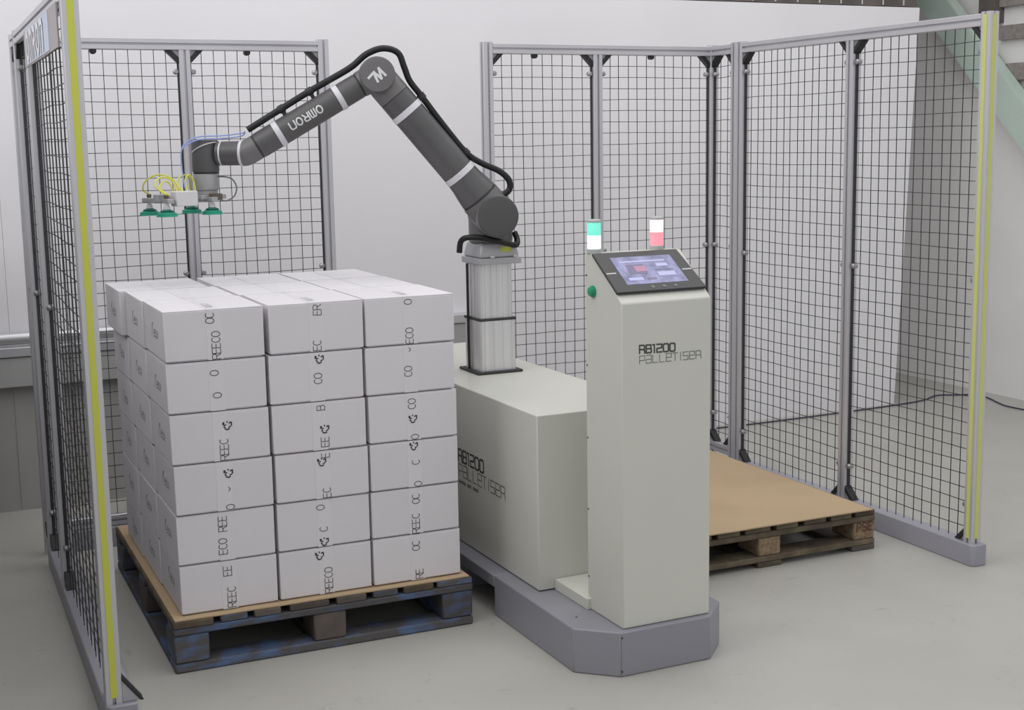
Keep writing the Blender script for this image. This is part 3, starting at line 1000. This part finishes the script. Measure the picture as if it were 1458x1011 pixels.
# forearm
MB().lathe(e0+fx*.068, fx, [(0, .0445), (.008, .0445)], 32).build('joint_seam', 'seam', arm)
fo = MB().lathe(e0+fx*.076, fx, [(0, .0455), (.20, .0465), (.385, .0470), (LF-.126, .0465)], 36).build('forearm', 'arm', arm)
for t in (.157, .410):
    MB().lathe(e0+fx*(t-.010), fx, [(0, .0470), (.001, .0488), (.020, .0488), (.021, .0470)], 36).build('band', 'band', fo)
mb = MB()
# letters run back towards the elbow side, upside down in the picture
fr = -fx
fu = nvec.cross(-fr)
lz = fx
tpos = e0+fx*.235
lx_ = fx
ly_ = nvec.cross(lx_)
if ly_.z > 0:
    ly_ = -ly_


def curved_text(mb, text, gl, t_start, h, th, rad, wfac, gap):
    """letters wrapped on the forearm tube, reading from elbow to wrist, upside down"""
    x = 0
    for ch in text:
        for line in gl[ch]:
            pts = []
            for i in range(len(line)-1):
                a, b_ = Vector(line[i]), Vector(line[i+1])
                for k in range(3):
                    pts.append(a.lerp(b_, k/3))
            pts.append(Vector(line[-1]))
            for i in range(len(pts)-1):
                a = Vector(((x+pts[i].x*wfac)*h, (pts[i].y-.5)*h))
                b_ = Vector(((x+pts[i+1].x*wfac)*h, (pts[i+1].y-.5)*h))
                d = b_-a
                if d.length < 1e-7:
                    continue
                d.normalize()
                s = Vector((-d.y, d.x))*th*.5
                e = d*th*.35
                vs = []
                for p in (a-e-s, b_+e-s, b_+e+s, a-e+s):
                    g = p.y/rad
                    vs.append(e0+fx*(t_start+p.x)+(nvec*math.cos(g)+ly_*math.sin(g))*rad)
                rad += 1.0e-5
                mb.add(vs, [(0, 1, 2, 3)])
        x += .75*wfac+gap


curved_text(mb, 'OMRON', GR, .232, .027, .0052, .0474, 1.0, .28)
q = mb.build('maker_lettering', 'white_print', fo)
# wrist: bent housing, ring, horizontal tube, tool joint
W0 = P(*WR, TO)
wv = Vector((-.85, .53, 0)).normalized()
MB().lathe(e0+fx*(LF-.050), fx, [(0, .0445), (.008, .0445)], 32).build('joint_seam', 'seam', arm)
wj = MB()
pts = [e0+fx*(LF-.042), e0+fx*(LF-.028), e0+fx*(LF-.012), W0+wv*.003, W0+wv*.012]
wj.tube(pts, .0455, 32, 3)
wo = wj.build('wrist_joint', 'joint', arm, angle=60)
MB().lathe(W0+wv*.010, wv, [(0, .0450), (.001, .0462), (.010, .0462), (.011, .0450)], 32).build('band', 'band', wo)
MB().lathe(W0+wv*.021, wv, [(0, .0435), (.085, .0430)], 32).build('wrist_tube', 'arm', arm)
MB().lathe(W0+wv*.088, wv, [(0, .0438), (.006, .0438)], 32).build('wrist_ring', 'band', arm)
T = W0+wv*.155
TX, TY = T.x, T.y
tj = MB()
tj.lathe((TX, TY, 1.527), (0, 0, 1), [(0, .0475), (.004, .0485), (.108, .0485), (.113, .047), (.114, .040)], 36)
to = tj.build('tool_joint', 'arm', arm)
MB().lathe((TX, TY, 1.520), (0, 0, 1), [(0, .0445), (.007, .0445)], 32).build('joint_seam', 'seam', arm)
MB().lathe((TX, TY, 1.462), (0, 0, 1), [(0, .043), (.006, .0455), (.056, .0455), (.058, .044)], 36).build('tool_flange', 'flange', arm)
# vacuum gripper
cups = [Vector((.918, 4.885, 0)), Vector((1.088, 4.935, 0)), Vector((.885, 5.03, 0)), Vector((1.045, 5.08, 0))]
gr = MB()
gr.lathe((TX, TY, 1.446), (0, 0, 1), [(0, .040), (.016, .040)], 28)
ga = (cups[1]-cups[0]).normalized()
gb = Vector((-ga.y, ga.x, 0))
gc = sum(cups, Vector())/4
gr.obox((gc.x, gc.y, 1.431), ga*.10, gb*.016, (0, 0, .009))
gr.obox((TX, TY, 1.438), ga*.05, gb*.05, (0, 0, .008))
for k in (0, 1):
    m_ = (cups[k]+cups[k+2])/2
    gr.obox((m_.x, m_.y, 1.431), gb*.10, ga*.012, (0, 0, .008))
go = gr.build('vacuum_gripper', 'flange', arm, bevel=.002)
for c in cups:
    cu = MB()
    cu.lathe((c.x, c.y, 1.377), (0, 0, 1), [(0, .0365), (.003, .0375), (.006, .034), (.010, .0355), (.013, .030)], 28)
    sc = cu.build('suction_cup', 'cup', go)
    MB().lathe((c.x, c.y, 1.3902), (0, 0, 1), [(0, .028), (.004, .022), (.007, .024), (.010, .014), (.012, .013)], 24).build('cup_neck', 'cup_dark', sc)
    MB().lathe((c.x, c.y, 1.4015), (0, 0, 1), [(0, .011), (.012, .011), (.013, .008), (.024, .008)], 14).build('cup_stem', 'white_part', go)
    MB().lathe((c.x, c.y, 1.440), (0, 0, 1), [(0, .008), (.010, .009), (.014, .006)], 10).build('hose_fitting', 'brass', go)
eb = Vector((.985, 4.905, 1.438))
MB().obox(eb, ga*.042, gb*.022, (0, 0, .026)).build('ejector_block', 'white_part', go, bevel=.003)
MB().obox(eb+Vector((-.075, .02, .002)), ga*.026, gb*.015, (0, 0, .014)).build('valve_block', 'lt_grey', go, bevel=.002)
MB().obox((TX+.022, TY-.045, 1.438), ga*.020, gb*.012, (0, 0, .012)).build('connector_block', 'brass', go, bevel=.002)
yh = [[(cups[0].x, cups[0].y, 1.452), (.885, 4.90, 1.485), (.905, 4.92, 1.512), (.945, 4.93, 1.505), (.965, 4.92, 1.462)],
      [(cups[2].x, cups[2].y, 1.452), (.860, 5.00, 1.470), (.868, 4.98, 1.502), (.91, 4.95, 1.523), (.955, 4.94, 1.505), (.975, 4.925, 1.462)],
      [(cups[0].x+.012, cups[0].y, 1.450), (.900, 4.90, 1.475), (.918, 4.92, 1.498), (.94, 4.93, 1.492), (.952, 4.925, 1.458)],
      [(.985, 4.92, 1.462), (.972, 4.95, 1.490), (.990, 4.97, 1.515), (1.02, 4.99, 1.512), (1.04, 5.06, 1.47), (cups[3].x, cups[3].y, 1.452)],
      [(1.0, 4.92, 1.462), (.998, 4.94, 1.50), (1.015, 4.95, 1.52), (1.032, 4.96, 1.495), (1.035, 4.95, 1.455)]]
for p in yh:
    MB().tube(p, .0030, 8, 5).build('air_hose', 'tube_yellow', arm)
for dz in (0, .010):
    MB().tube([P(.905, 1.668-dz*.3, TO-.01), (1.20, 4.93, 1.662-dz), (1.128, 4.94, 1.655-dz), (1.06, 4.955, 1.653-dz), (1.012, 4.955, 1.634-dz), (.992, 4.95, 1.604), (.990, 4.95, 1.55), (.992, 4.93, 1.49), (.995, 4.92, 1.462)], .0024, 8, 5).build('air_hose', 'tube_blue', arm)
MB().tube([(TX+.038, TY-.022, 1.510), (1.145, 4.935, 1.508), (1.166, 4.93, 1.498), (1.178, 4.928, 1.470), (1.168, 4.928, 1.440), (1.14, 4.93, 1.424), (TX+.030, TY-.048, 1.430)], .0028, 8, 5).build('sensor_cable', 'cable_grey', arm)
# pale cable across the tool joint
q = []
for k in range(9):
    g = math.radians(-165+k*14)
    q.append((TX+.0505*math.cos(g), TY+.0505*math.sin(g), 1.598+.034*math.sin(k/8*PI/2)))
MB().tube(q, .0026, 8, 2).build('sensor_cable', 'lt_cable', arm)
# black conduit along the arm
cpts = [(.896, 1.674), (.774, 1.747), (.671, 1.808), (.595, 1.849), (.518, 1.893), (.462, 1.938), (.402, 1.958), (.349, 1.942), (.328, 1.892), (.309, 1.842), (.267, 1.786),
        (.192, 1.684), (.109, 1.581), (.052, 1.541), (-.013, 1.511), (-.050, 1.477), (-.052, 1.441), (-.020, 1.415)]
MB().tube([P(u, z, TO+.005) for u, z in cpts], .0118, 12, 5).build('conduit', 'conduit', arm)
for i in (1, 2, 10, 12):
    a_, b_ = Vector(cpts[i-1]), Vector(cpts[i+1])
    dd = (P(b_.x, b_.y, TO)-P(a_.x, a_.y, TO)).normalized()
    c_ = P(*cpts[i], TO+.005)
    MB().lathe(c_-dd*.011, dd, [(0, .015), (.022, .015)], 14).build('conduit_clip', 'black', arm)
    nn = nvec.cross(dd)
    if nn.z > 0: nn = -nn
    MB().obox(c_+nn*.018, dd*.007, nvec*.006, nn*.012).build('clip_foot', 'black', arm)
# conduit looped round the base joint
lp = [P(.130, 1.205, .055), P(.125, 1.246, .065), P(.104, 1.262, .085), P(.055, 1.262, .105), P(.010, 1.252, .115), P(-.045, 1.238, .105), P(-.082, 1.229, .085), P(-.093, 1.245, .06), P(-.085, 1.275, .045)]
MB().tube(lp, .0112, 12, 5).build('conduit', 'conduit', arm)

for o in bpy.data.objects:
    if '_o' in o:
        del o['_o']
